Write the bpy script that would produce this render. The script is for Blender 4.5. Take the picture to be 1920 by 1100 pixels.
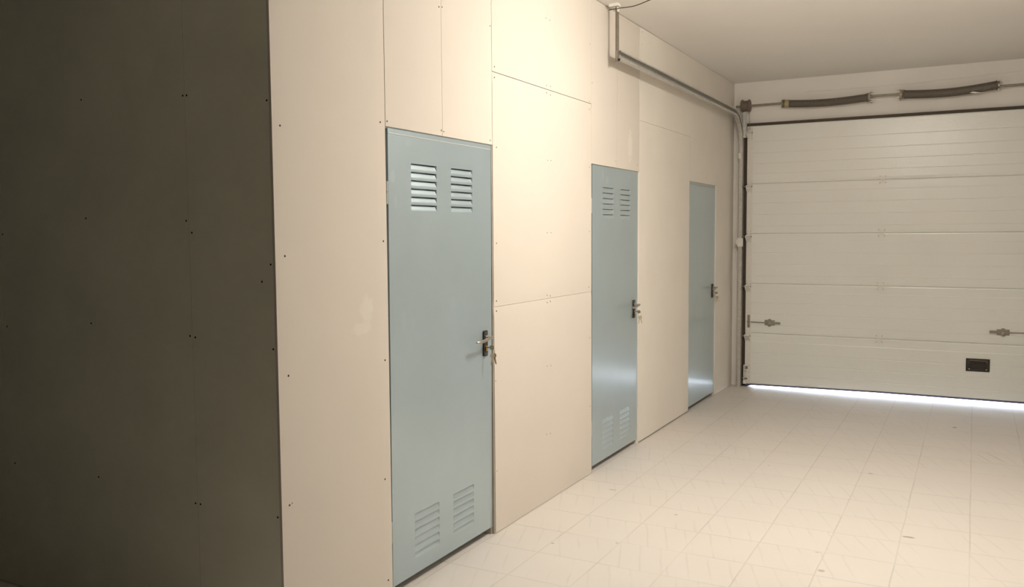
import bpy, bmesh, math, random
from mathutils import Vector, Matrix
random.seed(7)
for o in list(bpy.data.objects): bpy.data.objects.remove(o)
S = bpy.context.scene
C = S.collection
PI = math.pi

# ------------------------------------------------------------------ camera
F_PX, YAW, PITCH, ROLL = 1619.86, -.4911, .0695, -.0072
fw = Vector((math.sin(YAW)*math.cos(PITCH), math.cos(YAW)*math.cos(PITCH), -math.sin(PITCH)))
rt = Vector((math.cos(YAW), -math.sin(YAW), 0)); up = rt.cross(fw)
c_, s_ = math.cos(ROLL), math.sin(ROLL)
rt, up = c_*rt + s_*up, -s_*rt + c_*up
cam = bpy.data.cameras.new('camera'); co = bpy.data.objects.new('camera', cam); C.objects.link(co)
cam.sensor_fit = 'HORIZONTAL'; cam.sensor_width = 36; cam.lens = 36*F_PX/1920; cam.clip_start = .02
M = Matrix((rt, up, -fw)).transposed().to_4x4(); M.translation = (2.1884, 0, 1.581)
co.matrix_world = M
S.camera = co

# ------------------------------------------------------------------ exposure, daylight outside
S.view_settings.view_transform = 'Standard'; S.view_settings.look = 'None'
S.view_settings.exposure = 0.0; S.view_settings.gamma = 1; S.view_settings.use_curve_mapping = False
w = bpy.data.worlds.new('daylight'); S.world = w; w.use_nodes = True
bg = w.node_tree.nodes['Background']; bg.inputs[0].default_value = (.74, .85, 1, 1); bg.inputs[1].default_value = 20.0
LAMP_POS = (1.50, 4.32, 3.075); LAMP_COL = (1.0, .925, .825, 1); LAMP_W = 242.0

# ------------------------------------------------------------------ materials
def mat(name, col, rough=.6, metal=0., spec=.5, noise=None, bump=None, aniso=0., coat=0.):
    """noise = (scale, amount, detail); bump = (scale, strength, distance)"""
    m = bpy.data.materials.new(name); m.use_nodes = True
    nt = m.node_tree; N = nt.nodes; L = nt.links; b = N['Principled BSDF']
    b.inputs['Base Color'].default_value = (*col, 1); b.inputs['Roughness'].default_value = rough
    b.inputs['Metallic'].default_value = metal; b.inputs['Specular IOR Level'].default_value = spec
    b.inputs['Anisotropic'].default_value = aniso; b.inputs['Coat Weight'].default_value = coat; b.inputs['Coat Roughness'].default_value = .2
    tc = N.new('ShaderNodeTexCoord')
    if noise:
        n = N.new('ShaderNodeTexNoise'); n.inputs['Scale'].default_value = noise[0]; n.inputs['Detail'].default_value = noise[2]
        L.new(tc.outputs['Object'], n.inputs['Vector'])
        r = N.new('ShaderNodeMapRange'); r.inputs[1].default_value = .3; r.inputs[2].default_value = .7
        r.inputs[3].default_value = 1-noise[1]; r.inputs[4].default_value = 1+noise[1]
        L.new(n.outputs[0], r.inputs[0])
        v = N.new('ShaderNodeVectorMath'); v.operation = 'SCALE'; v.inputs[0].default_value = col
        L.new(r.outputs[0], v.inputs['Scale']); L.new(v.outputs[0], b.inputs['Base Color'])
    if bump:
        n = N.new('ShaderNodeTexNoise'); n.inputs['Scale'].default_value = bump[0]; n.inputs['Detail'].default_value = 3
        L.new(tc.outputs['Object'], n.inputs['Vector'])
        bp = N.new('ShaderNodeBump'); bp.inputs['Strength'].default_value = bump[1]; bp.inputs['Distance'].default_value = bump[2]
        L.new(n.outputs[0], bp.inputs['Height']); L.new(bp.outputs[0], b.inputs['Normal'])
    return m

def add_spots(m, spots, col, axes=(1, 2)):
    """stains with a shape of their own: (u, v, radius_u, radius_v, amount), world metres in the given axes, broken up by noise"""
    nt = m.node_tree; N = nt.nodes; L = nt.links; b = N['Principled BSDF']
    src = b.inputs['Base Color'].links[0].from_socket if b.inputs['Base Color'].links else None
    geo = N.new('ShaderNodeNewGeometry'); sp = N.new('ShaderNodeSeparateXYZ'); L.new(geo.outputs['Position'], sp.inputs[0])
    nz = N.new('ShaderNodeTexNoise'); nz.inputs['Scale'].default_value = 28; nz.inputs['Detail'].default_value = 6
    L.new(geo.outputs['Position'], nz.inputs['Vector'])
    tot = None
    def mth(op, a, b_):
        x = N.new('ShaderNodeMath'); x.operation = op
        for i, q in enumerate((a, b_)):
            if isinstance(q, (int, float)): x.inputs[i].default_value = q
            elif q is not None: L.new(q, x.inputs[i])
        return x.outputs[0]
    for (u, v, ru, rv, am, *tl_) in spots:
        ca, sa = (math.cos(tl_[0]), math.sin(tl_[0])) if tl_ else (1, 0)
        pu, pv = mth('SUBTRACT', sp.outputs[axes[0]], u), mth('SUBTRACT', sp.outputs[axes[1]], v)
        du = mth('DIVIDE', mth('SUBTRACT', mth('MULTIPLY', pu, ca), mth('MULTIPLY', pv, sa)), ru)
        dv = mth('DIVIDE', mth('ADD', mth('MULTIPLY', pu, sa), mth('MULTIPLY', pv, ca)), rv)
        d = mth('ADD', mth('MULTIPLY', du, du), mth('MULTIPLY', dv, dv))
        k = mth('ADD', mth('SUBTRACT', 1.0, d), mth('MULTIPLY', mth('SUBTRACT', nz.outputs[0], .5), 2.2))
        x = N.new('ShaderNodeMath'); x.operation = 'MULTIPLY'; x.use_clamp = True; L.new(k, x.inputs[0]); x.inputs[1].default_value = 1.6
        k = mth('MULTIPLY', x.outputs[0], am)
        tot = k if tot is None else mth('MAXIMUM', tot, k)
    mx = N.new('ShaderNodeMix'); mx.data_type = 'RGBA'; L.new(tot, mx.inputs[0])
    if src: L.new(src, mx.inputs[6])
    else: mx.inputs[6].default_value = b.inputs['Base Color'].default_value
    mx.inputs[7].default_value = (*col, 1)
    L.new(mx.outputs[2], b.inputs['Base Color'])
    return m

PLB = mat('plasterboard_cream', (.655, .605, .535), .75, spec=.25, noise=(1.7, .02, 5), bump=(220, .06, .001))
add_spots(PLB, [(2.83, 1.28, .05, .055, .22), (2.80, 1.20, .07, .03, .18), (2.62, 2.42, .05, .07, -.0), (6.35, 2.25, .05, .12, .2),
                (7.25, 1.55, .05, .3, .2), (7.2, 1.1, .06, .12, .25), (7.28, .85, .05, .1, .2), (5.9, 2.2, .05, .12, .3)], (.86, .83, .78))
SKIM = mat('skim_coated_wall', (.79, .745, .67), .7, spec=.3, noise=(2.2, .03, 5), bump=(12, .08, .006))
PLG = mat('plasterboard_olive', (.86, .865, .73), .8, spec=.2, noise=(3.0, .05, 8), bump=(240, .1, .001))
BACK = mat('bare_masonry', (.30, .28, .25), .9)
PAINT = mat('white_wall_paint', (.90, .86, .81), .7, spec=.3, noise=(2.2, .02, 4), bump=(9, .12, .01))
CEIL = mat('ceiling_paint', (.92, .89, .85), .65, spec=.3, noise=(1.2, .02, 4), bump=(4, .12, .01))
BLOCK = mat('light_block_dark', (.035, .032, .028), .9)  # near black, for the added wall that keeps light off the left
REAR = mat('dark_unseen_wall', (.22, .205, .18), .9)  # dark tone for unseen walls, chosen to swallow bounce light
DOORM = mat('blue_grey_door_steel', (.40, .50, .545), .37, metal=.5, coat=.8, spec=.5, noise=(2.5, .035, 4), bump=(3, .03, .004))
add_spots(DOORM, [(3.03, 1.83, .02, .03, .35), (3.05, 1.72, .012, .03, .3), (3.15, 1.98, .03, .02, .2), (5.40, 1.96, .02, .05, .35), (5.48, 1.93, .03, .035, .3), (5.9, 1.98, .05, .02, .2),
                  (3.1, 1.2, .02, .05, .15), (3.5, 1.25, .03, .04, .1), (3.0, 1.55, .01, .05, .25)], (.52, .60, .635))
FOLD = mat('fold_highlight', (.66, .70, .70), .3, metal=.4)  # lighter steel that paints the highlight line on the fold
FRM = mat('frame_steel', (.46, .49, .48), .35, metal=.4)
JAMB = mat('dusty_jamb_steel', (.50, .45, .38), .55, metal=.1, noise=(8, .12, 4))
DARK = mat('dark_plastic', (.028, .022, .016), .35)
SATIN = mat('satin_aluminium', (.42, .39, .35), .3, metal=.9)
BRASS = mat('brass', (.72, .48, .20), .3, metal=.9)
NICKEL = mat('nickel_key', (.52, .45, .34), .32, metal=.85)
GALV = mat('galvanised_steel', (.60, .585, .55), .36, metal=.6, noise=(40, .12, 3))
GALV2 = mat('galvanised_steel_dull', (.31, .28, .23), .45, metal=.6, noise=(30, .1, 3))
CHROME = mat('bright_zinc', (.9, .86, .78), .16, metal=1)
SPRING = mat('dark_spring_steel', (.21, .18, .15), .5, metal=.4)
DRUMM = mat('cast_drum', (.20, .155, .12), .6, metal=.3)
SEALGAP = mat('seal_gap_shade', (.060, .040, .024), .6)  # dark brown for the head seal and the painted gap shade
BSEAL = mat('blue_rubber', (.09, .09, .16), .5)
SECT = mat('garage_door_white', (.86, .86, .81), .27, spec=.6, noise=(1.3, .02, 3), bump=(80, .32, .004))
WHITE = mat('white_bracket_enamel', (.80, .78, .72), .38, noise=(60, .05, 3))
SCREW = mat('black_screw', (.012, .01, .008), .6)
SCREWG = mat('grey_screw', (.26, .23, .185), .6)
LATCH = mat('dull_zinc_latch', (.33, .30, .25), .5, metal=.4, noise=(60, .1, 3))
CABLE = mat('brown_cable', (.075, .045, .02), .5)
PLASTW = mat('white_plastic', (.78, .74, .68), .4)
ASPH = mat('pale_concrete_yard', (.55, .54, .52), .9)

def floor_mat():
    m = bpy.data.materials.new('ceramic_floor_tiles'); m.use_nodes = True
    nt = m.node_tree; N = nt.nodes; L = nt.links; b = N['Principled BSDF']
    b.inputs['Roughness'].default_value = .42; b.inputs['Specular IOR Level'].default_value = .35
    def mth(op, a, b_=None, clamp=False):
        x = N.new('ShaderNodeMath'); x.operation = op; x.use_clamp = clamp
        for i, q in enumerate((a, b_)):
            if isinstance(q, (int, float)): x.inputs[i].default_value = q
            elif q is not None: L.new(q, x.inputs[i])
        return x.outputs[0]
    geo = N.new('ShaderNodeNewGeometry'); sp = N.new('ShaderNodeSeparateXYZ'); L.new(geo.outputs['Position'], sp.inputs[0])
    TX, TY = .3155, .3185
    wob = N.new('ShaderNodeTexNoise'); wob.inputs['Scale'].default_value = 2.6; wob.inputs['Detail'].default_value = 2; L.new(geo.outputs['Position'], wob.inputs['Vector'])
    wv = mth('MULTIPLY', mth('SUBTRACT', wob.outputs[0], .5), .010)
    ux = mth('DIVIDE', mth('ADD', sp.outputs[0], wv), TX); uy = mth('DIVIDE', mth('ADD', mth('SUBTRACT', sp.outputs[1], .2515), wv), TY)
    ix, iy = mth('FLOOR', ux), mth('FLOOR', uy); fx, fy = mth('FRACT', ux), mth('FRACT', uy)
    ex = mth('MINIMUM', fx, mth('SUBTRACT', 1, fx)); ey = mth('MINIMUM', fy, mth('SUBTRACT', 1, fy))
    cb = N.new('ShaderNodeCombineXYZ'); L.new(ix, cb.inputs[0]); L.new(iy, cb.inputs[1])
    wn = N.new('ShaderNodeTexWhiteNoise'); L.new(cb.outputs[0], wn.inputs['Vector'])
    rs = N.new('ShaderNodeSeparateColor'); L.new(wn.outputs['Color'], rs.inputs[0])
    # joint darkness varies from tile to tile, joints along the room are clearer
    jn = N.new('ShaderNodeTexNoise'); jn.inputs['Scale'].default_value = 1.9; L.new(geo.outputs['Position'], jn.inputs['Vector'])
    jv = N.new('ShaderNodeMapRange'); L.new(jn.outputs[0], jv.inputs[0]); jv.inputs[1].default_value = .35; jv.inputs[2].default_value = .65; jv.inputs[3].default_value = .3; jv.inputs[4].default_value = 1
    jx = mth('SUBTRACT', 1, mth('DIVIDE', ex, .0165), True); jy = mth('MULTIPLY', mth('SUBTRACT', 1, mth('DIVIDE', ey, .02), True), .9)
    joint = mth('MULTIPLY', mth('MAXIMUM', jx, jy), jv.outputs[0])
    # straight mop-like streaks printed in each tile, direction differs per tile
    ang = mth('SUBTRACT', mth('MULTIPLY', rs.outputs[0], .16), .46)
    u_ = mth('ADD', mth('MULTIPLY', sp.outputs[0], mth('COSINE', ang)), mth('MULTIPLY', sp.outputs[1], mth('MULTIPLY', mth('SINE', ang), -1)))
    wo = N.new('ShaderNodeTexNoise'); wo.inputs['Scale'].default_value = 6; L.new(geo.outputs['Position'], wo.inputs['Vector'])
    ph = mth('ADD', mth('ADD', mth('DIVIDE', u_, .098), mth('MULTIPLY', rs.outputs[2], 1.0)), mth('MULTIPLY', wo.outputs[0], .18))
    ln = mth('SUBTRACT', 1, mth('DIVIDE', mth('ABSOLUTE', mth('SUBTRACT', mth('FRACT', ph), .5)), .085), True)
    mk = N.new('ShaderNodeTexNoise'); mk.inputs['Scale'].default_value = 3.3; mk.inputs['Detail'].default_value = 2
    of = N.new('ShaderNodeVectorMath'); of.operation = 'ADD'; L.new(geo.outputs['Position'], of.inputs[0]); L.new(wn.outputs['Color'], of.inputs[1]); L.new(of.outputs[0], mk.inputs['Vector'])
    mr = N.new('ShaderNodeMapRange'); L.new(mk.outputs[0], mr.inputs[0]); mr.inputs[1].default_value = .42; mr.inputs[2].default_value = .62; mr.inputs[3].default_value = .0; mr.inputs[4].default_value = .085
    streak = mth('MULTIPLY', ln, mr.outputs[0])
    big = N.new('ShaderNodeTexNoise'); big.inputs['Scale'].default_value = 3; big.inputs['Detail'].default_value = 4; L.new(geo.outputs['Position'], big.inputs['Vector'])
    val = mth('ADD', .985, mth('MULTIPLY', mth('SUBTRACT', big.outputs[0], .5), .06))
    val = mth('ADD', val, mth('MULTIPLY', mth('SUBTRACT', rs.outputs[1], .5), .02))
    val = mth('SUBTRACT', val, streak); val = mth('SUBTRACT', val, mth('MULTIPLY', joint, .27))
    v = N.new('ShaderNodeVectorMath'); v.operation = 'SCALE'; v.inputs[0].default_value = (.685, .643, .595); L.new(val, v.inputs['Scale'])
    L.new(v.outputs[0], b.inputs['Base Color'])
    bp = N.new('ShaderNodeBump'); bp.inputs['Strength'].default_value = .25; bp.inputs['Distance'].default_value = .0012
    L.new(mth('SUBTRACT', 1, mth('MAXIMUM', jx, jy)), bp.inputs['Height']); L.new(bp.outputs[0], b.inputs['Normal'])
    add_spots(m, [(1.60, 4.145, .02, .018, .5), (1.93, 4.815, .035, .012, .8), (2.088, 7.715, .02, .03, .6), (1.545, 4.38, .018, .008, .5), (1.63, 5.99, .02, .014, .5),
                  (2.36, 6.80, .006, .19, .42, -.41), (2.29, 6.745, .005, .16, .32, -.41), (2.44, 6.82, .004, .12, .2, -.41), (.75, 4.62, .012, .012, .5), (.62, 4.05, .012, .012, .4), (.26, 4.9, .03, .015, .35),
                  (.33, 3.9, .012, .01, .6), (.62, 5.55, .016, .01, .35), (1.0, 5.9, .012, .01, .4)], (.22, .20, .17), axes=(0, 1))
    return m
FLOORM = floor_mat()

# ------------------------------------------------------------------ mesh helpers
class MB:
    def __init__(s): s.v = []; s.f = []; s.T = lambda p: p
    def add(s, vs, fs):
        o = len(s.v); s.v += [tuple(s.T(Vector(p))) for p in vs]; s.f += [tuple(i+o for i in f) for f in fs]; return s
    def box(s, x0, x1, y0, y1, z0, z1):
        return s.add([(x, y, z) for x in (x0, x1) for y in (y0, y1) for z in (z0, z1)],
                     [(0, 1, 3, 2), (4, 6, 7, 5), (0, 4, 5, 1), (2, 3, 7, 6), (0, 2, 6, 4), (1, 5, 7, 3)])
    def cyl(s, a, b, r, n=16, r2=None, caps=True):
        return s.lathe(a, b, [(0, r), (1, r if r2 is None else r2)], n, caps)
    def lathe(s, a, b, prof, n=16, caps=True):
        a, b = Vector(a), Vector(b); d = b-a; L_ = d.length; d.normalize()
        u = d.orthogonal().normalized(); w_ = d.cross(u)
        vs, fs = [], []
        for t, r in prof:
            for k in range(n):
                an = 2*PI*k/n; vs.append(a+d*(t*L_)+u*(r*math.cos(an))+w_*(r*math.sin(an)))
        for i in range(len(prof)-1):
            for k in range(n): fs.append((i*n+k, i*n+(k+1) % n, (i+1)*n+(k+1) % n, (i+1)*n+k))
        if caps: fs += [tuple(range(n))[::-1], tuple((len(prof)-1)*n+k for k in range(n))]
        return s.add(vs, fs)
    def tube(s, pts, r, n=8, caps=True):
        pts = [Vector(p) for p in pts]; vs, fs = [], []
        rr = r if isinstance(r, (list, tuple)) else [r]*len(pts)
        u = None
        for i, p in enumerate(pts):
            d = (pts[min(i+1, len(pts)-1)]-pts[max(i-1, 0)]).normalized()
            u = d.orthogonal().normalized() if u is None else (u-d*u.dot(d)).normalized()
            w_ = d.cross(u)
            for k in range(n):
                an = 2*PI*k/n; vs.append(p+u*(rr[i]*math.cos(an))+w_*(rr[i]*math.sin(an)))
        for i in range(len(pts)-1):
            for k in range(n): fs.append((i*n+k, i*n+(k+1) % n, (i+1)*n+(k+1) % n, (i+1)*n+k))
        if caps: fs += [tuple(range(n))[::-1], tuple((len(pts)-1)*n+k for k in range(n))]
        return s.add(vs, fs)
    def prism(s, poly, axis, a, b):
        """extrude a 2D outline along an axis (0,1,2) between a and b"""
        n = len(poly)
        def P(q, t):
            l = list(q); l.insert(axis, t); return tuple(l)
        vs = [P(q, a) for q in poly]+[P(q, b) for q in poly]
        fs = [tuple(range(n)), tuple(range(2*n-1, n-1, -1))]+[(i, (i+1) % n, (i+1) % n+n, i+n) for i in range(n)]
        return s.add(vs, fs)
    def build(s, name, m, parent=None, bevel=0, smooth=False, loc=None):
        me = bpy.data.meshes.new(name); me.from_pydata(s.v, [], s.f)
        bm = bmesh.new(); bm.from_mesh(me); bmesh.ops.recalc_face_normals(bm, faces=bm.faces); bm.to_mesh(me); bm.free()
        if loc:
            me.transform(Matrix.Translation(-Vector(loc)))
        o = bpy.data.objects.new(name, me); C.objects.link(o); me.materials.append(m)
        if loc: o.location = loc
        if parent: 
            o.parent = parent
            if not loc: o.matrix_parent_inverse = world(parent).inverted()
            else: o.matrix_parent_inverse = world(parent).inverted()
        if bevel:
            b = o.modifiers.new('bevel', 'BEVEL'); b.width = bevel; b.segments = 2; b.limit_method = 'ANGLE'; b.angle_limit = math.radians(40)
        if smooth:
            for p in me.polygons: p.use_smooth = True
            try: me.set_sharp_from_angle(angle=math.radians(38))
            except Exception: pass
        return o
def world(o):
    m = o.matrix_basis.copy()
    if o.parent: m = world(o.parent) @ o.matrix_parent_inverse @ m
    return m
def empty(name, loc):
    o = bpy.data.objects.new(name, None); C.objects.link(o); o.location = loc; o.empty_display_size = .1; return o
def tag(o, label=None, cat=None, group=None, kind=None):
    if label: o['label'] = label
    if cat: o['category'] = cat
    if group: o['group'] = group
    if kind: o['kind'] = kind
    return o

H = 3.077; YB = 8.912; YC = 2.3125; XR = 2.86

# ------------------------------------------------------------------ shell
tag(MB().box(-2.12, XR+.12, -1.02, 9.10, -.1, 0).build('floor', FLOORM), 'floor of large cream ceramic tiles with grey streaks', 'floor', kind='structure')
tag(MB().box(-2.12, XR+.12, -1.02, 9.20, H, H+.15).build('ceiling', CEIL), 'smooth cream painted ceiling above the hall', 'ceiling', kind='structure')
tag(MB().box(XR, XR+.12, -1.02, 1.9, 0, H).build('wall_right_darkened', REAR), 'added dark side wall beside the viewer, cutting bounce light', 'wall', kind='structure')  # unseen stretch, darkened so the end wall's shade deepens leftwards
tag(MB().box(XR, XR+.12, 1.9, 9.2, 0, H).build('wall_right', PAINT), 'painted side wall right of the garage door', 'wall', kind='structure')
tag(MB().box(-2.0, XR, -1.02, -0.9, 0, H).build('wall_rear_darkened', REAR), 'unseen wall behind the viewer, darkened to cut bounce light', 'wall', kind='structure')  # unseen, set close and dark to keep bounce off the end wall
tag(MB().box(-2.12, -2.0, -1.02, 9.2, 0, H).build('wall_left_light_block', BLOCK), 'unseen outer wall far left, added near black to hold back light', 'wall', kind='structure')  # unseen, added as a light blocker for the end wall's left side
# end wall with the vehicle opening
b = MB(); OX0, OX1, OZ = .165, 2.655, 2.63
b.prism([(-2.0, 0), (OX0, 0), (OX0, OZ), (OX1, OZ), (OX1, 0), (XR+.12, 0), (XR+.12, H), (-2.0, H)], 1, YB, YB+.22)
wb = tag(b.build('wall_back', PAINT), 'cream end wall around the wide sectional garage door', 'wall', kind='structure')
r_ = MB(); pts = []
for i in range(41):
    x = .685+i*(XR-.69)/40; z = 2.939+.002*math.sin(i*.9)+.036*max(0, (x-1.5)/1.05)**1.3
    pts.append((x, YB-.0005, z))
r_.tube(pts, .0035, 6); r_.build('plaster_ridge', PAINT, wb, smooth=True)
yard = MB().box(-6, 9, 9.10, 22, -.1, -.004).build('yard_paving', ASPH)
tag(yard, 'sunlit pale paving seen through the slit under the garage door', 'paving', kind='structure')

# ------------------------------------------------------------------ long partition wall of plasterboards
bk = MB()
OP = [(2.972, 3.900, 2.040), (5.183, 6.100, 2.034), (7.360, 8.262, 2.030)]
poly = [(YC+.013, 0)]
for (a, c, z) in OP: poly += [(a, 0), (a, z), (c, z), (c, 0)]
poly += [(YB+.05, 0), (YB+.05, H), (YC+.013, H)]
bk.prism(poly, 0, -.095, -.0135)
wl = tag(bk.build('wall_left', BACK), 'long cream plasterboard partition wall holding three steel doors', 'wall', kind='structure')

HB = H-.003
def board_A(y0, y1, z0, z1, taper='', material=PLB, name='plasterboard_panel', t=.0012):
    """board in the plane x=0; taper: l r b t edges pressed slightly in like factory edges"""
    e = .055; ys = [y0, y0+e, y1-e, y1]; zs = [z0, z0+e, z1-e, z1]
    def dx(i, j):
        d = 0
        if 'l' in taper and i == 0: d = t
        if 'r' in taper and i == 3: d = t
        if 'b' in taper and j == 0: d = t
        if 't' in taper and j == 3: d = t
        return -d
    vs = [(dx(i, j), ys[i], zs[j]) for j in range(4) for i in range(4)]
    fs = [(j*4+i, j*4+i+1, j*4+i+5, j*4+i+4) for j in range(3) for i in range(3)]
    o = len(vs); vs += [(-.0125, y0, z0), (-.0125, y1, z0), (-.0125, y1, z1), (-.0125, y0, z1)]
    fs += [(o, o+3, o+2, o+1), (0, 1, 2, 3, o+1, o), (12, 13, 14, 15, o+2, o+3), (0, 4, 8, 12, o+3, o), (3, 7, 11, 15, o+2, o+1)]
    return MB().add(vs, fs).build(name, material, wl)

P1 = board_A(YC, 2.977, .003, HB, 'lr')
P2 = board_A(2.9792, 3.419, 2.033, HB)
P3 = board_A(3.4212, 3.889, 2.033, HB)
P4 = board_A(3.8925, 5.188, .002, 1.1992, 't', t=.0016)
P5 = board_A(3.8925, 5.188, 1.2008, 2.4028, 'bt', t=.0014)
P6 = board_A(3.8925, 5.188, 2.406, HB, '')
P7 = board_A(5.1895, 5.641, 2.026, HB)
P8 = board_A(5.6432, 6.0915, 2.026, HB, 'r')
P9 = board_A(6.093, 7.367, .010, 2.4, 'l', t=.0008, material=SKIM)
q = MB(); q.prism([(6.093, 2.4018), (7.3685, 2.4018), (7.3685, 2.022), (8.250, 2.022), (8.250, .002), (YB, .002), (YB, HB), (6.093, HB)], 0, -.0125, 0)
P10 = q.build('plasterboard_panel', SKIM, wl)

def screw(parent, p, n, r=.0042, m=SCREW):
    p = Vector(p); n = Vector(n)
    b_ = MB(); b_.lathe(p-n*.001, p+n*.0008, [(0, r), (.7, r), (1, r*.8), (1, r*.35), (.6, r*.2)], 10)
    b_.build('screw', m, parent)
def sA(parent, L_, **k):
    for (y, z) in L_: screw(parent, (0, y, z), (1, 0, 0), **k)
sA(P1, [(2.352, 1.969), (2.36, 1.505), (2.363, 1.07), (2.352, .593), (2.943, 2.045), (2.951, 1.552), (2.948, 1.049), (2.933, .54), (2.944, .095)])
sA(P1, [(2.366, .597)], r=.003, m=SCREWG)
sA(P2, [(2.991, 2.054), (3.403, 2.616)]); sA(P2, [(3.411, 2.058)], r=.0055, m=SCREWG)
sA(P3, [(3.430, 2.621), (3.432, 2.055), (3.877, 2.627), (3.868, 2.054)], r=.0036)
sA(P6, [(3.919, 2.431)], r=.004); sA(P5, [(3.918, 2.377), (3.934, 2.024), (3.926, 1.53), (3.92, 1.23)], r=.004)
sA(P4, [(3.92, 1.177)], r=.004); sA(P4, [(3.905, .812), (3.91, .332)], r=.0035, m=SCREWG)
G = dict(r=.0042, m=SCREWG)
sA(P6, [(4.529, 2.804), (4.578, 2.802), (4.532, 2.426), (4.582, 2.427), (5.170, 2.777), (5.156, 2.416)], **G)
sA(P5, [(4.532, 2.384), (4.581, 2.378), (4.542, 2.0), (4.585, 2.002), (4.531, 1.583), (4.581, 1.583), (4.527, 1.22), (4.57, 1.213), (5.156, 2.366), (5.155, 2.0), (5.154, 1.589), (5.144, 1.231)], **G)
sA(P4, [(4.527, 1.177), (4.57, 1.18), (4.523, .804), (4.573, .8), (4.512, .401), (4.562, .396), (5.16, .9), (5.16, .45)], **G)
sA(P7, [(5.203, 2.54), (5.62, 2.07)], **G); sA(P8, [(6.05, 2.07)], **G)
sA(P10, [(7.9, 2.08), (6.14, 3.045), (6.15, 2.96)], **G)

# ------------------------------------------------------------------ near end of the partition (in shade)
wf = tag(MB().box(-2.0, -.0135, YC+.0135, YC+.10, 0, H).build('wall_front', BACK), 'shaded olive grey plasterboard end wall at the left', 'wall', kind='structure')
def board_D(x0, x1, z0=.004, z1=H):
    return MB().box(x0, x1, YC, YC+.0125, z0, z1).build('plasterboard_panel', PLG, wf)
D1 = board_D(-.4300, -.0131); D2 = board_D(-1.630, -.4315); D3 = board_D(-1.999, -1.6315)
def sD(parent, L_, **k):
    for (x, z) in L_: screw(parent, (x, YC, z), (0, -1, 0), **k)
sD(D1, [(-.420, 2.103), (-.022, 2.054), (-.416, 1.592), (-.024, 1.476), (-.068, 1.414), (-.022, 1.172), (-.416, 1.195), (-.417, .548), (-.022, .556)])
sD(D2, [(-.4405, 2.104), (-1.026, 2.134), (-.444, 1.637), (-1.027, 1.655), (-.444, 1.199), (-1.021, 1.223), (-.444, .548), (-1.013, .578), (-1.596, 1.593), (-1.597, 1.184), (-1.586, .568)])

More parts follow.
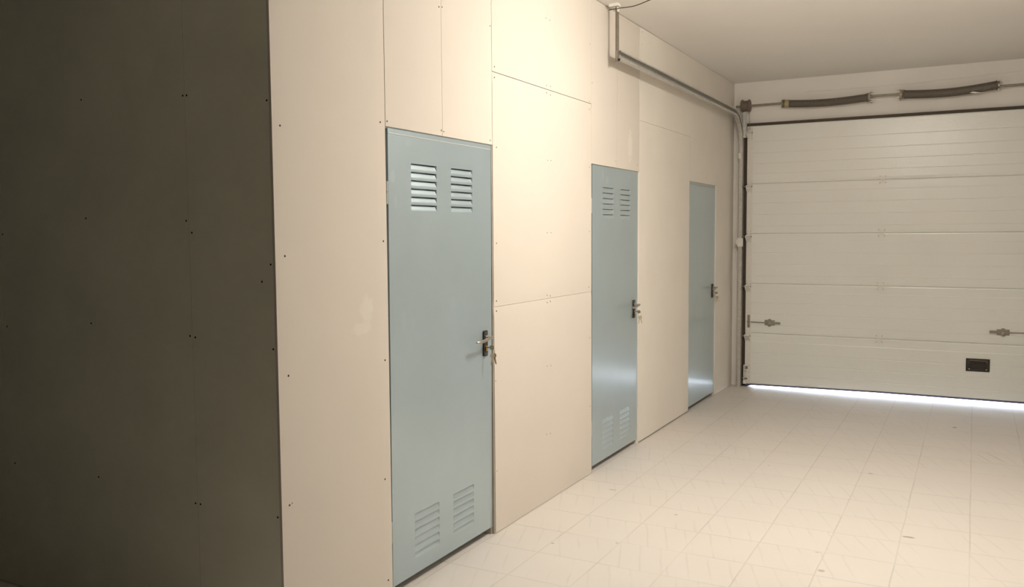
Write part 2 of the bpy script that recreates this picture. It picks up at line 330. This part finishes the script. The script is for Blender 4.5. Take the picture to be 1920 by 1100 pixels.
# ------------------------------------------------------------------ steel doors
def steel_door(idx, label, yl, yr, zt, zb, xt, xb, open_l, open_r, open_t, louvres, lower=True):
    """leaf corners: left/right y, top/bottom z, x of the face at the top and the bottom"""
    root = empty('door_%d' % idx, (0, (yl+yr)/2, 0)); tag(root, label, 'door', kind='structure')
    Wd = yr-yl; Hd = zt-zb
    def T(p):   # p = (depth outwards, along y from left, world z)
        t = (p[2]-zb)/Hd
        return Vector((xb+(xt-xb)*t+p[0], yl+p[1], p[2]))
    # frame: two jambs and a head, folded steel
    fr = MB()
    fr.box(-.07, xt-.030, open_l+.001, open_l+.006, 0, open_t)
    jr = MB(); jr.prism([(-.07, yr-.004), (xb-.006, yr-.004), (xb-.006, yr+.004), (-.004, yr+.006), (-.004, open_r-.001), (-.07, open_r-.001)], 2, 0.0, open_t-.001)
    fr.prism([(-.07, open_t-.001), (xt-.001, open_t-.001), (xt-.001, zt+.003), (xt-.006, zt-.002), (-.07, zt-.002)], 1, open_l+.006, open_r-.002)
    fr.v += []
    f_ = fr.build('door_frame', FRM, root)
    jr.build('strike_jamb', JAMB if idx == 1 else SKIM, root)
    # leaf
    lf = MB(); lf.T = T
    holes = []   # (y0,y1,ztop,zbot)
    for (cols, ztop, n, dep, gap) in louvres:
        for (a, c) in cols:
            for k in range(n): holes.append((a-yl, c-yl, ztop-k*.0361, ztop-k*.0361-.0262, dep, gap))
    ys = sorted({0, Wd} | {h[0] for h in holes} | {h[1] for h in holes}); zs = sorted({zb, zt} | {h[2] for h in holes} | {h[3] for h in holes})
    for i in range(len(ys)-1):
        for j in range(len(zs)-1):
            cy, cz = (ys[i]+ys[i+1])/2, (zs[j]+zs[j+1])/2
            if any(h[0] < cy < h[1] and h[3] < cz < h[2] for h in holes): continue
            lf.add([(0, ys[i], zs[j]), (0, ys[i+1], zs[j]), (0, ys[i+1], zs[j+1]), (0, ys[i], zs[j+1])], [(0, 1, 2, 3)])
    for (a, c, t, b_, d, g) in holes:
        s = .008
        lf.add([(-d, a+.001, t-g), (-d, c-s, t-g), (-.0008, c-.0006, b_+.004), (0, c, b_), (0, a, b_), (-.001, a+.0006, b_+.004), (0, a, t), (0, c, t), (-d*1.1, a, t+.003), (-d*1.1, c, t+.003)],
               [(0, 1, 2, 5), (5, 2, 3, 4), (0, 5, 4, 6), (1, 7, 3, 2)])
    # edges and back sheet
    D_ = -.038
    lf.add([(0, 0, zb), (0, Wd, zb), (0, Wd, zt), (0, 0, zt), (D_, 0, zb), (D_, Wd, zb), (D_, Wd, zt), (D_, 0, zt)],
           [(0, 4, 5, 1), (1, 5, 6, 2), (2, 6, 7, 3), (3, 7, 4, 0), (4, 7, 6, 5)])
    leaf = lf.build('door_leaf', DOORM, root)
    # folded lip along the top of the leaf, its highlight put into the colour
    if idx == 1:
        lip = MB(); lip.T = T; lip.prism([(.0002, zt-.018), (.0020, zt-.0195), (.0020, zt-.0215), (.0002, zt-.023)], 1, .002, Wd-.002)
        lip.build('top_fold', FOLD, leaf)
    # hinges
    for hz in (1.76, .29):
        h = MB(); h.T = T
        h.cyl((-.004, -.0085, hz-.052), (-.004, -.0085, hz-.002), .0065, 10); h.cyl((-.004, -.0085, hz+.001), (-.004, -.0085, hz+.045), .0065, 10)
        h.box(-.006, -.001, -.006, .0, hz-.05, hz+.043)
        h.build('hinge', FRM, root, smooth=True)
    # handle: long dark backplate, satin lever, brass cylinder
    hy = yr-.072 if idx == 1 else yr-.082; hz0, hz1 = .955, 1.087
    hy -= yl
    pl = MB(); pl.T = T
    n = 6; w2 = .019; pr = []
    for (cy, cz, a0) in ((hy+w2-.006, hz1-.006, 0), (hy-w2+.006, hz1-.006, PI/2), (hy-w2+.006, hz0+.006, PI), (hy+w2-.006, hz0+.006, 1.5*PI)):
        for k in range(n+1):
            an = a0+PI/2*k/n; pr.append((cy+.006*math.cos(an), cz+.006*math.sin(an)))
    pl.prism(pr, 0, .0004, .009)
    plate = pl.build('door_handle', DARK, root, bevel=.0015, smooth=True)
    lv = MB(); lv.T = T; lz = 1.052
    pts = [(.009, hy, lz), (.030, hy, lz), (.044, hy-.003, lz+.001), (.052, hy-.012, lz+.003), (.055, hy-.028, lz+.004), (.056, hy-.060, lz), (.056, hy-.100, lz-.006), (.055, hy-.135, lz-.008), (.053, hy-.160, lz-.007), (.052, hy-.167, lz-.007)]
    lv.tube(pts, [.0075, .0075, .0075, .0078, .008, .0083, .0085, .0085, .008, .004], 12)
    lv.cyl((.009, hy, lz), (.014, hy, lz), .0135, 16)
    lv.build('lever', SATIN, plate, smooth=True)
    cy_ = MB(); cy_.T = T; cy_.cyl((.004, hy, 1.001), (.014, hy, 1.001), .0085, 14); cy_.box(.004, .0138, hy-.005, hy+.005, .982, .998)
    cy_.build('lock_cylinder', BRASS, plate, smooth=True)
    for z in (hz0+.012, hz1-.012):
        sc = MB(); sc.T = T; sc.cyl((.0085, hy, z), (.0098, hy, z), .0035, 10); sc.build('screw', GALV2, plate)
    return root, T, hy

C1 = [(3.166, 3.371), (3.495, 3.692)]
d1, T1, h1 = steel_door(1, 'nearest and tallest looking grey steel door with bright louvres above its handle', 2.9975, 3.879, 2.0275, .040, -.003, -.014, 2.973, 3.899, 2.033,
                        [(C1, 1.8905, 6, .0090, .0038), (C1, .3185, 6, .0068, .0028)])
C2 = [(5.405, 5.60), (5.728, 5.925)]
d2, T2, h2 = steel_door(2, 'middle grey steel door with dark louvre slits between plain wall panels', 5.220, 6.084, 2.025, .034, -.008, -.011, 5.186, 6.098, 2.030,
                        [(C2, 1.884, 6, .0046, .0038), (C2, .3125, 6, .0034, .0008)])
d3, T3, h3 = steel_door(3, 'farthest grey steel door without louvres, closest to the garage door', 7.408, 8.250, 1.998, .032, -.010, -.012, 7.362, 8.260, 2.024, [])

# keys left in each lock
def key_outline(s=1):
    bow = [(.0105*math.cos(a), .0095*math.sin(a)) for a in [PI*(.14+k*(1.72)/12) for k in range(13)]]
    pts = [(x, y+.0) for x, y in bow]
    return pts
def make_keys(T, hy, label, i):
    root = empty('key_bunch', tuple(T(Vector((.02, hy, .975))))); tag(root, label, 'keys', 'keys hanging from the door locks')
    z0 = 1.001
    k1 = MB(); k1.T = T
    # key standing in the lock: blade into the cylinder, bow outside, flat in the vertical plane
    k1.box(.014, .030, hy-.001, hy+.001, z0-.003, z0+.003)
    bow = [(.042+.0135*math.cos(a), z0+.0125*math.sin(a)) for a in [2*PI*k/16 for k in range(16)]]
    k1.prism([(x, z) for x, z in bow], 1, hy-.0011, hy+.0011)
    k1.build('key', NICKEL, root)
    rg = MB(); rg.T = T
    cx, cz, R = .050, z0-.018, .0125
    rg.tube([(cx+R*math.cos(a), hy+.004*math.sin(a*1), cz+R*math.sin(a)) for a in [2*PI*k/24 for k in range(25)]], .0011, 6, False)
    rg.build('key_ring', CHROME, root, smooth=True)
    for dy, tilt in ((.004, .22), (-.004, -.18)):
        h = MB()
        def TT(p, tilt=tilt, dy=dy):
            # local: y across, z down from the ring; thin in x
            yy, zz = p[1]*math.cos(tilt)-p[2]*math.sin(tilt), p[1]*math.sin(tilt)+p[2]*math.cos(tilt)
            ca, sa = (.82, .57) if tilt > 0 else (.70, .71)
            return T(Vector((cx+yy*ca+p[0]*sa, hy+dy+yy*sa-p[0]*ca, cz-R-.002+zz)))
        h.T = TT
        ol = [(-.0125, -.004), (-.007, .004), (.007, .004), (.0125, -.004), (.0115, -.014), (.0055, -.021), (.0042, -.050), (.0018, -.056), (-.0018, -.054), (-.0022, -.048), (-.0032, -.045), (-.0020, -.040), (-.0034, -.036), (-.0022, -.031), (-.0045, -.021), (-.0115, -.014)]
        h.prism(ol, 0, -.0011, .0011)
        h.build('key', NICKEL, root)
make_keys(T1, h1, 'brass and nickel keys on a ring hanging in the nearest steel door', 1)
make_keys(T2, h2, 'keys on a ring hanging in the lock of the middle steel door', 2)
make_keys(T3, h3, 'tiny keys hanging in the lock of the farthest steel door', 3)

# ------------------------------------------------------------------ sectional garage door
YF = 8.868; DX0, DX1 = .147, 2.680
gd = tag(empty('door_4', ((DX0+DX1)/2, YF, 0)), 'wide white sectional garage door with ribbed panels and a black pull handle', 'garage door', kind='structure')
secs = [(2.636, 2.062), (2.060, 1.562), (1.560, 1.058), (1.056, .553), (.551, .030)]
def zb_at(x): return .014+.014*(x-DX0)/(DX1-DX0)
panels = []
for si, (zt, zb) in enumerate(secs):
    pr = []  # (y offset, z) going down the face
    hh = zt-zb
    gro = [.155, .27, .375, .475] if si == 0 else ([.083, .195, .31, .425] if si < 4 else [.083, .2, .31, .42])
    pr.append((.0065, zt)); pr.append((.0045, zt-.004)); pr.append((.0030, zt-.012))
    for gi, g in enumerate(gro):
        z = zt-g
        if gi == 0 and si > 0: pr += [(.0030, z+.004), (.0, z-.003)]
        else: pr += [(.0, z+.005), (.0022, z+.0005), (.0, z-.004)]
    pr += [(-.0002, zb+.028), (.0016, zb+.010), (.0040, zb+.002), (.0065, zb)]
    m_ = MB(); n = len(pr)
    xs = (DX0+.001, DX1-.001)
    vs = [(x, YF+dy, z) for x in xs for dy, z in pr]+[(x, YF+.04, z) for x in xs for z in (zt, zb)]
    fs = [(i, i+1, n+i+1, n+i) for i in range(n-1)]
    o = 2*n; fs += [(0, n, o+2, o), (n-1, o+1, o+3, 2*n-1), (o, o+2, o+3, o+1), tuple(range(n))+(o+1, o), tuple(range(n, 2*n))+(o+3, o+2)]
    m_.add(vs, fs)
    if si == 4:   # the lowest panel's foot follows the slight slope
        m_.v = [(x, y, z if z > .03 else z-.0) for x, y, z in m_.v]
    if si < 4: m_.box(DX0+.004, DX1-.004, YF+.016, YF+.034, zb-.014, zb+.01)
    panels.append(m_.build('door_section', SECT, gd))
# end caps, one along each edge of each section
for si, (zt, zb) in enumerate(secs):
    for sx, x0 in ((1, DX0), (-1, DX1)):
        e = MB(); a, c = sorted((x0, x0+sx*.058)); e.box(a, c, YF-.0022, YF+.039, zb+.003, zt-.003)
        ec = e.build('end_cap', WHITE, panels[si])
        for z in (zt-.02, zb+.02):
            for x in (x0+sx*.012, x0+sx*.043):
                screw(panels[si], (x, YF-.0022, z), (0, -1, 0), r=.003, m=SCREWG)
for a, c in ((.112, DX0), (DX1, 2*1.4135-.112)): MB().box(a, c, YF+.012, YB-.001, .002, 2.56).build('side_gap_shade', SEALGAP, gd)  # dark strips standing in for the shade between track and leaf
# rubber foot, head seal coloured dark to stand for its shadow gap
bs = MB()
low = [(DX0+.002, .001), (.17, .001), (.215, .016), (.45, .019), (1.43, .033), (DX1-.002, .030)]
bs.prism(low+[(DX1-.002, .048), (1.43, .048), (.45, .034), (.215, .030), (DX0+.002, .030)], 1, YF-.0015, YF+.034)
bs.build('bottom_seal', BSEAL, gd)
MB().box(DX0-.004, DX1+.004, YF+.002, YB-.001, 2.637, 2.664).build('top_seal_shade', SEALGAP, gd)

def roller_bracket(x, z, sx, first=False):
    """white hinge bracket with a sloped hood and its roller pin"""
    m_ = MB()
    a = x; w_ = .046
    def bx(x0, x1, *r): m_.box(*(sorted((a+sx*x0, a+sx*x1))), *r)
    bx(.004, .050, YF-.0048, YF-.0022, z-.058, z+.040)
    m_.prism([(YF-.004, z+.016), (YF-.040, z+.014), (YF-.046, z-.002), (YF-.040, z-.012), (YF-.004, z-.046)], 0, *sorted((a-sx*.004, a-sx*.001)))
    m_.prism([(YF-.004, z+.016), (YF-.040, z+.014), (YF-.046, z-.002), (YF-.040, z-.012), (YF-.004, z-.046)], 0, *sorted((a+sx*.045, a+sx*.048)))
    m_.prism([(YF-.004, z+.017), (YF-.041, z+.015), (YF-.041, z+.012), (YF-.004, z+.014)], 0, *sorted((a-sx*.003, a+sx*.047)))
    m_.prism([(YF-.047, z-.001), (YF-.041, z-.013), (YF-.004, z-.047), (YF-.004, z-.044), (YF-.038, z-.012), (YF-.044, z-.001)], 0, *sorted((a-sx*.003, a+sx*.047)))
    bx(-.003, .047, YF-.0455, YF-.0425, z+.003, z+.013)
    o = m_.build('roller_bracket', WHITE, gd)
    r = MB(); r.cyl((a+sx*.056, YF-.028, z+.002), (a-sx*.045, YF-.028, z+.002), .0055, 10); r.cyl((a-sx*.062, YF-.028, z+.002), (a-sx*.042, YF-.028, z+.002), .021, 18)
    r.build('roller', GALV2, o, smooth=True)
    for dz in (.030, -.052):
        for dx in (.012, .042): screw(o, (a+sx*dx, YF-.0048, z+dz), (0, -1, 0), r=.0032, m=SCREWG)
for sx, x0 in ((1, DX0+.002), (-1, DX1-.002)):
    for z in (2.565, 2.030, 1.528, 1.024, .520): roller_bracket(x0, z, sx)
    # bottom corner bracket with the lifting cable's anchor
    m_ = MB(); 
    def bx(a, c, *r): m_.box(*(sorted((x0+sx*a, x0+sx*c))), *r)
    bx(0, .052, YF-.0048, YF-.0022, .030, .235); bx(-.006, -.002, YF-.050, YF, .034, .225); bx(-.004, .030, YF-.048, YF-.004, .172, .178); bx(-.012, .020, YF-.045, YF-.006, .032, .066)
    bb = m_.build('bottom_bracket', WHITE, gd, bevel=.001)
    r = MB(); r.cyl((x0+sx*.030, YF-.02, .085), (x0-sx*.045, YF-.02, .085), .007, 10); r.cyl((x0+sx*.018, YF-.012, .20), (x0+sx*.018, YF-.012, .212), .010, 8)
    r.box(*sorted((x0+sx*.008, x0+sx*.026)), YF-.03, YF-.005, .186, .196)
    r.build('anchor_bolt', GALV2, bb)
    for z in (.06, .105, .15, .215): screw(bb, (x0+sx*.042, YF-.0048, z), (0, -1, 0), r=.0035, m=SCREWG)
# centre hinges
for z in (2.061, 1.561, 1.057, .552):
    m_ = MB(); x = 1.4135
    ol = [(-.034, .040), (-.018, .040), (-.010, .026), (.010, .026), (.018, .040), (.034, .040), (.034, .016), (.020, .008), (.020, -.008), (.034, -.016), (.034, -.040), (.018, -.040), (.010, -.026), (-.010, -.026), (-.018, -.040), (-.034, -.040), (-.034, -.016), (-.020, -.008), (-.020, .008), (-.034, .016)]
    m_.prism([(x+u, z+v) for u, v in ol], 1, YF-.0035, YF-.0005)
    m_.cyl((x-.020, YF-.005, z), (x+.020, YF-.005, z), .0045, 10)
    hg = m_.build('centre_hinge', WHITE, gd)
    for u in (-.025, .025):
        for v in (.03, -.03): screw(hg, (x+u, YF-.0036, z+v), (0, -1, 0), r=.0036, m=SCREWG)
# sliding bolts, mirrored left and right
for sx, ox in ((1, 0), (-1, 2*1.4135)):
    X = lambda x: ox+sx*x
    z = .664; m_ = MB()
    def bx(a, c, *r): m_.box(*sorted((X(a), X(c))), *r)
    bx(.340, .440, YF-.006, YF-.0005, z-.026, z+.026)
    bx(.346, .434, YF-.016, YF-.005, z-.014, z+.014)
    la = m_.build('sliding_bolt', LATCH, gd, bevel=.001)
    dsc = MB(); dsc.cyl((X(.390), YF-.004, z+.018), (X(.390), YF-.012, z+.018), .020, 20); dsc.lathe((X(.391), YF-.012, z-.014), (X(.391), YF-.030, z-.014), [(0, .021), (.7, .021), (1, .013)], 20)
    dsc.build('turn_knob', LATCH, la, smooth=True)
    rod = MB(); rod.cyl((X(.205), YF-.012, z+.002), (X(.345), YF-.012, z), .0048, 10); rod.build('bolt_rod', LATCH, la, smooth=True)
    ar = MB(); ar.box(*sorted((X(.434), X(.497))), YF-.020, YF-.014, z-.011, z+.010)
    if sx < 0: ar.box(*sorted((X(.438), X(.495))), YF-.026, YF-.014, z+.010, z+.014)
    ar.build('pull_arm', LATCH, la)
    gp = MB(); gp.box(*sorted((X(.168), X(.194))), YF-.007, YF-.0024, z-.058, z+.072); gp.cyl((X(.181), YF-.007, z+.002), (X(.181), YF-.020, z+.002), .015, 14)
    g_ = gp.build('bolt_guide', LATCH, gd); screw(g_, (X(.181), YF-.007, z-.040), (0, -1, 0), r=.005)
# recessed black pull handle
x0, x1, z0, z1 = 2.149, 2.341, .297, .414
m_ = MB()
m_.box(x0, x1, YF-.007, YF-.0003, z0, z0+.022); m_.box(x0, x1, YF-.007, YF-.0003, z1-.024, z1)
m_.box(x0, x0+.028, YF-.007, YF-.0003, z0+.022, z1-.024); m_.box(x1-.028, x1, YF-.007, YF-.0003, z0+.022, z1-.024)
m_.box(x0+.028, x1-.028, YF-.0012, YF-.0003, z0+.022, z1-.024)
m_.prism([(YF-.006, z1-.024), (YF-.016, z1-.030), (YF-.016, z1-.038), (YF-.011, z1-.036), (YF-.005, z1-.030)], 0, x0+.026, x1-.026)
ph = m_.build('pull_handle', DARK, gd, bevel=.0012)
rm = MB(); rm.box(x0+.026, x1-.020, YF-.0095, YF-.0068, z1-.021, z1-.015); rm.build('handle_rim', mat('grey_rim', (.20, .185, .16), .25), ph)
for x in (x0+.028, x1-.026):
    for z in (z0+.020, z1-.032): screw(ph, (x, YF-.0075, z), (0, -1, 0), r=.0042, m=CHROME)

# ------------------------------------------------------------------ tracks: vertical, bend, horizontal rail under the ceiling
def track_path(R=.33, y0=YF-.030, z1=2.745, yend=5.425):
    pts = [((y0, 0.0), (0, 1)), ((y0, z1-R), (0, 1))]
    for k in range(1, 13):
        a = PI/2*k/12; pts.append(((y0-R+R*math.cos(a), z1-R+R*math.sin(a)), (-math.sin(a), math.cos(a))))
    pts.append(((yend, z1), (-1, 0)))
    return pts
def sweep(prof, path, xb, sx):
    m_ = MB(); n = len(prof); vs = []; fs = []
    for (y, z), (ty, tz) in path:
        ny, nz = tz, -ty           # outward normal in the YZ plane: +y on the upright, +z on the rail
        for (px, pn) in prof: vs.append((xb+sx*px, y+ny*pn, z+nz*pn))
    for i in range(len(path)-1):
        for k in range(n): fs.append((i*n+k, i*n+(k+1) % n, (i+1)*n+(k+1) % n, (i+1)*n+k))
    fs += [tuple(range(n)), tuple(range((len(path)-1)*n, len(path)*n))]
    return m_.add(vs, fs)
t_ = .0022
PROF = [(0, -.029), (.030, -.029), (.034, -.025), (.034, -.017), (.0318, -.017), (.0318, -.0245), (.029, -.0268), (t_, -.0268), (t_, .0268), (.029, .0268), (.0318, .0245), (.0318, .017), (.034, .017), (.034, .025), (.030, .029), (0, .029)]
for sx, xb, lab in ((1, .080, 'left galvanised door track: upright, bend and rail below the ceiling'), (-1, 2*1.4135-.080, 'right galvanised door track, past the right picture edge')):
    root = tag(empty('door_track', (xb, YF-.03, 0)), lab, 'door track')
    sweep(PROF, track_path(), xb, sx).build('rail', GALV, root, smooth=True)
    # hanger from the ceiling: a slotted angle
    h = MB(); ye = 5.425
    X = lambda x: xb+sx*x
    h.box(*sorted((X(.012), X(.0145))), ye-.022, ye+.006, 2.700, 3.035); h.box(*sorted((X(-.010), X(.0145))), ye+.004, ye+.0065, 2.700, H)
    hg = h.build('hanger', GALV2, root)
    hp = MB(); hp.box(*sorted((X(.011), X(.017))), ye-.024, ye+.004, 3.020, 3.05); hp.box(*sorted((X(-.045), X(.018))), ye-.022, ye+.022, 3.058, H-.0005)
    hp.build('ceiling_plate', WHITE, hg)
    bt = MB(); bt.cyl((X(.014), ye-.008, 2.712), (X(.026), ye-.008, 2.712), .008, 6); bt.build('bolt', SCREW, hg)
    # wall brackets of the upright
    for z in (2.34,): 
        k = MB(); k.box(*sorted((X(-.006), X(.010))), YF-.072, YF-.056, z-.028, z+.030); k.build('track_joint', CHROME, root)
    k = MB(); k.box(*sorted((X(-.004), X(.048))), YF-.078, YF-.058, 1.43, 1.515); k.box(*sorted((X(-.022), X(0))), YF-.070, YF-.02, 1.45, 1.50)
    k.build('track_clip', WHITE, root, bevel=.001)

# ------------------------------------------------------------------ torsion spring shaft above the door
YS = YB-.085; ZS = 2.835
ts = tag(empty('torsion_spring_shaft', (1.4135, YS, ZS)), 'steel shaft with two dark coil springs on the wall above the garage door', 'door spring')
def sh(px_x): return .018+(px_x-.018)*1.0     # measured on the wall plane
K = (YS)/(8.894); 
def wx(x): return 2.1884+(x-2.1884)*K
def wz(z): return 1.581+(z-1.581)*K
MB().cyl((wx(.022), YS, wz(2.842)), (2.1884*2-wx(.022)-1.54, YS, wz(2.852)), .0105, 14).build('shaft', GALV2, ts, smooth=True)
def spring(xa, xb, za, zb, sag, R=.0335, wire=.0035):
    m_ = MB(); turns = int((xb-xa)/.0072); pts = []
    n = 14*turns
    for i in range(n+1):
        t = i/n; a = 2*PI*turns*t
        flare = 1+.18*math.exp(-((t)/.012)**2)+.18*math.exp(-((1-t)/.012)**2)
        zc = za+(zb-za)*t-sag*math.sin(PI*t)
        pts.append((xa+(xb-xa)*t, YS+R*flare*math.cos(a), zc+R*flare*math.sin(a)))
    m_.tube(pts, wire, 5)
    # closed inner surface of the packed coils
    core = []
    for i in range(25):
        t = i/24; core.append((xa+(xb-xa)*t, YS, za+(zb-za)*t-sag*math.sin(PI*t)))
    m_.tube(core, R-.0012, 16)
    return m_.build('coil_spring', SPRING, ts, smooth=True)
sl = spring(wx(.49), wx(1.262), wz(2.838), wz(2.838), .019)
sr = spring(wx(1.572), wx(2.332), wz(2.842), wz(2.862), .023, R=.036)
def cone(x, z, d, m=GALV2, r=.030):
    k = MB(); k.lathe((wx(x), YS, wz(z)), (wx(x)+d*.035, YS, wz(z)), [(0, r*1.12), (.3, r*1.12), (.35, r), (1, r*.9)], 18); return k.build('winding_cone', m, ts, smooth=True)
c1 = cone(.474, 2.838, 1, r=.034); 
MB().lathe((wx(.505), YS, wz(2.837)), (wx(.545), YS, wz(2.835)), [(0, .0372), (.5, .0378), (1, .0372)], 20).build('yellowed_band', mat('old_label', (.42, .34, .2), .6), c1, smooth=True)
tl = MB(); tl.prism([(wx(2.115), wz(2.806)), (wx(2.14), wz(2.816)), (wx(2.19), wz(2.806)), (wx(2.22), wz(2.800)), (wx(2.17), wz(2.798))], 1, YS-.036, YS-.034); tl.build('torn_label', WHITE, sr)
c2 = cone(2.352, 2.866, -1)
for a in (0.3, 1.9, 3.4, 5.0):
    k = MB(); x = wx(2.345); z = wz(2.865)
    k.cyl((x, YS+.028*math.cos(a), z+.028*math.sin(a)), (x, YS+.045*math.cos(a), z+.045*math.sin(a)), .006, 6); k.build('set_bolt', CHROME, c2)
for x, z, d in ((1.285, 2.840, 1), (1.545, 2.842, -1)):
    # spring plug bolted to a bracket on the wall, with bright bolts
    k = MB(); X_ = wx(x); Z_ = wz(z)
    k.lathe((X_-d*.020, YS, Z_), (X_, YS, Z_), [(0, .040), (.6, .043), (1, .043)], 20)
    k.box(*sorted((X_+d*.002, X_+d*.007)), YS-.030, YB-.0005, Z_-.045, Z_+.045)
    pg = k.build('spring_bracket', GALV2, ts, smooth=True)
    k = MB(); k.tube([(X_-d*.004, YS+.044*math.cos(a), Z_+.044*math.sin(a)) for a in [2*PI*j/24 for j in range(25)]], .0025, 6, False); k.build('rim_ring', CHROME, pg, smooth=True)
    for a in (PI*.80, PI*1.22, PI*1.45, PI*.55):
        k = MB(); yy, zz = YS+.040*math.cos(a), Z_+.040*math.sin(a)
        k.cyl((X_+d*.004, yy, zz), (X_+d*.020, yy, zz), .0085, 6); k.cyl((X_+d*.018, yy, zz), (X_+d*.027, yy, zz), .0045, 8); k.build('bolt', CHROME, pg)
for sx, lx in ((1, .122), (-1, None)):
    X_ = wx(.122) if sx > 0 else 2*1.4135-wx(.122)
    k = MB(); k.lathe((X_-.042, YS, wz(2.842)), (X_+.042, YS, wz(2.842)), [(0, .062), (.06, .066), (.12, .066), (.2, .055), (.5, .052), (.8, .055), (.88, .064), (.94, .064), (1, .060)], 24)
    dr = k.build('cable_drum', DRUMM, ts, smooth=True)
    k = MB()
    for xx in (-.025, -.003):
        k.box(*sorted((X_+sx*xx, X_+sx*(xx+.010))), YS-.01, YS+.005, 2.52, 2.775)
    k.box(*sorted((X_-sx*.030, X_+sx*.004)), YS+.005, YS+.008, 2.52, 2.80)
    k.box(*sorted((X_-sx*.034, X_-sx*.030)), YS-.03, YB-.0005, 2.52, 2.86)
    k.build('bearing_plate', CHROME if False else GALV, ts)
    k = MB(); k.tube([(X_+sx*.040, YS-.05, wz(2.84)), (X_+sx*.040, YF-.03, 2.60)], .002, 6); k.build('lifting_cable', SPRING, ts)

# ------------------------------------------------------------------ lamp on the ceiling and its cable
lx, ly, lz = LAMP_POS
lp = tag(empty('ceiling_lamp', LAMP_POS), 'round opal lamp on the ceiling just above the picture', 'lamp')
MB().lathe((lx, ly, lz), (lx, ly, lz-.034), [(0, .085), (.4, .085), (1, .060)], 32).build('lamp_base', PLASTW, lp, smooth=True)
em = bpy.data.materials.new('opal_glow'); em.use_nodes = True; nt = em.node_tree; nt.nodes.clear()
e_ = nt.nodes.new('ShaderNodeEmission'); e_.inputs[0].default_value = LAMP_COL; e_.inputs[1].default_value = LAMP_W
ou = nt.nodes.new('ShaderNodeOutputMaterial'); nt.links.new(e_.outputs[0], ou.inputs[0])
MB().lathe((lx, ly, lz-.030), (lx, ly, lz-.145), [(0, .055)]+[(.5-.5*math.cos(PI*(k+2)/20), .16*math.sin(PI*(k+2)/20)) for k in range(17)]+[(1, .02)], 48).build('diffuser', em, lp, smooth=True)
cb = MB(); A_ = Vector((.004, 5.483, 3.058))
way = [A_, Vector((.118, 5.385, 3.034)), Vector((.25, 5.301, 3.013)), Vector((.42, 5.125, 2.990)), Vector((.70, 4.93, 2.985)), Vector((1.05, 4.66, 3.02)), Vector((lx-.07, ly+.05, H-.010))]
pts = []
for k in range(len(way)-1):      # smooth curve through the way points
    p0, p1, p2, p3 = way[max(k-1, 0)], way[k], way[k+1], way[min(k+2, len(way)-1)]
    for q_ in range(8 if k < len(way)-2 else 9):
        t = q_/8; pts.append(.5*((2*p1)+(p2-p0)*t+(2*p0-5*p1+4*p2-p3)*t*t+(3*p1-p0-3*p2+p3)*t**3))
cb.tube(pts, .0031, 8)
cable = tag(cb.build('lamp_cable', CABLE, smooth=True, loc=tuple(A_)), 'thin brown cable sagging from the wall corner below the ceiling', 'cable')
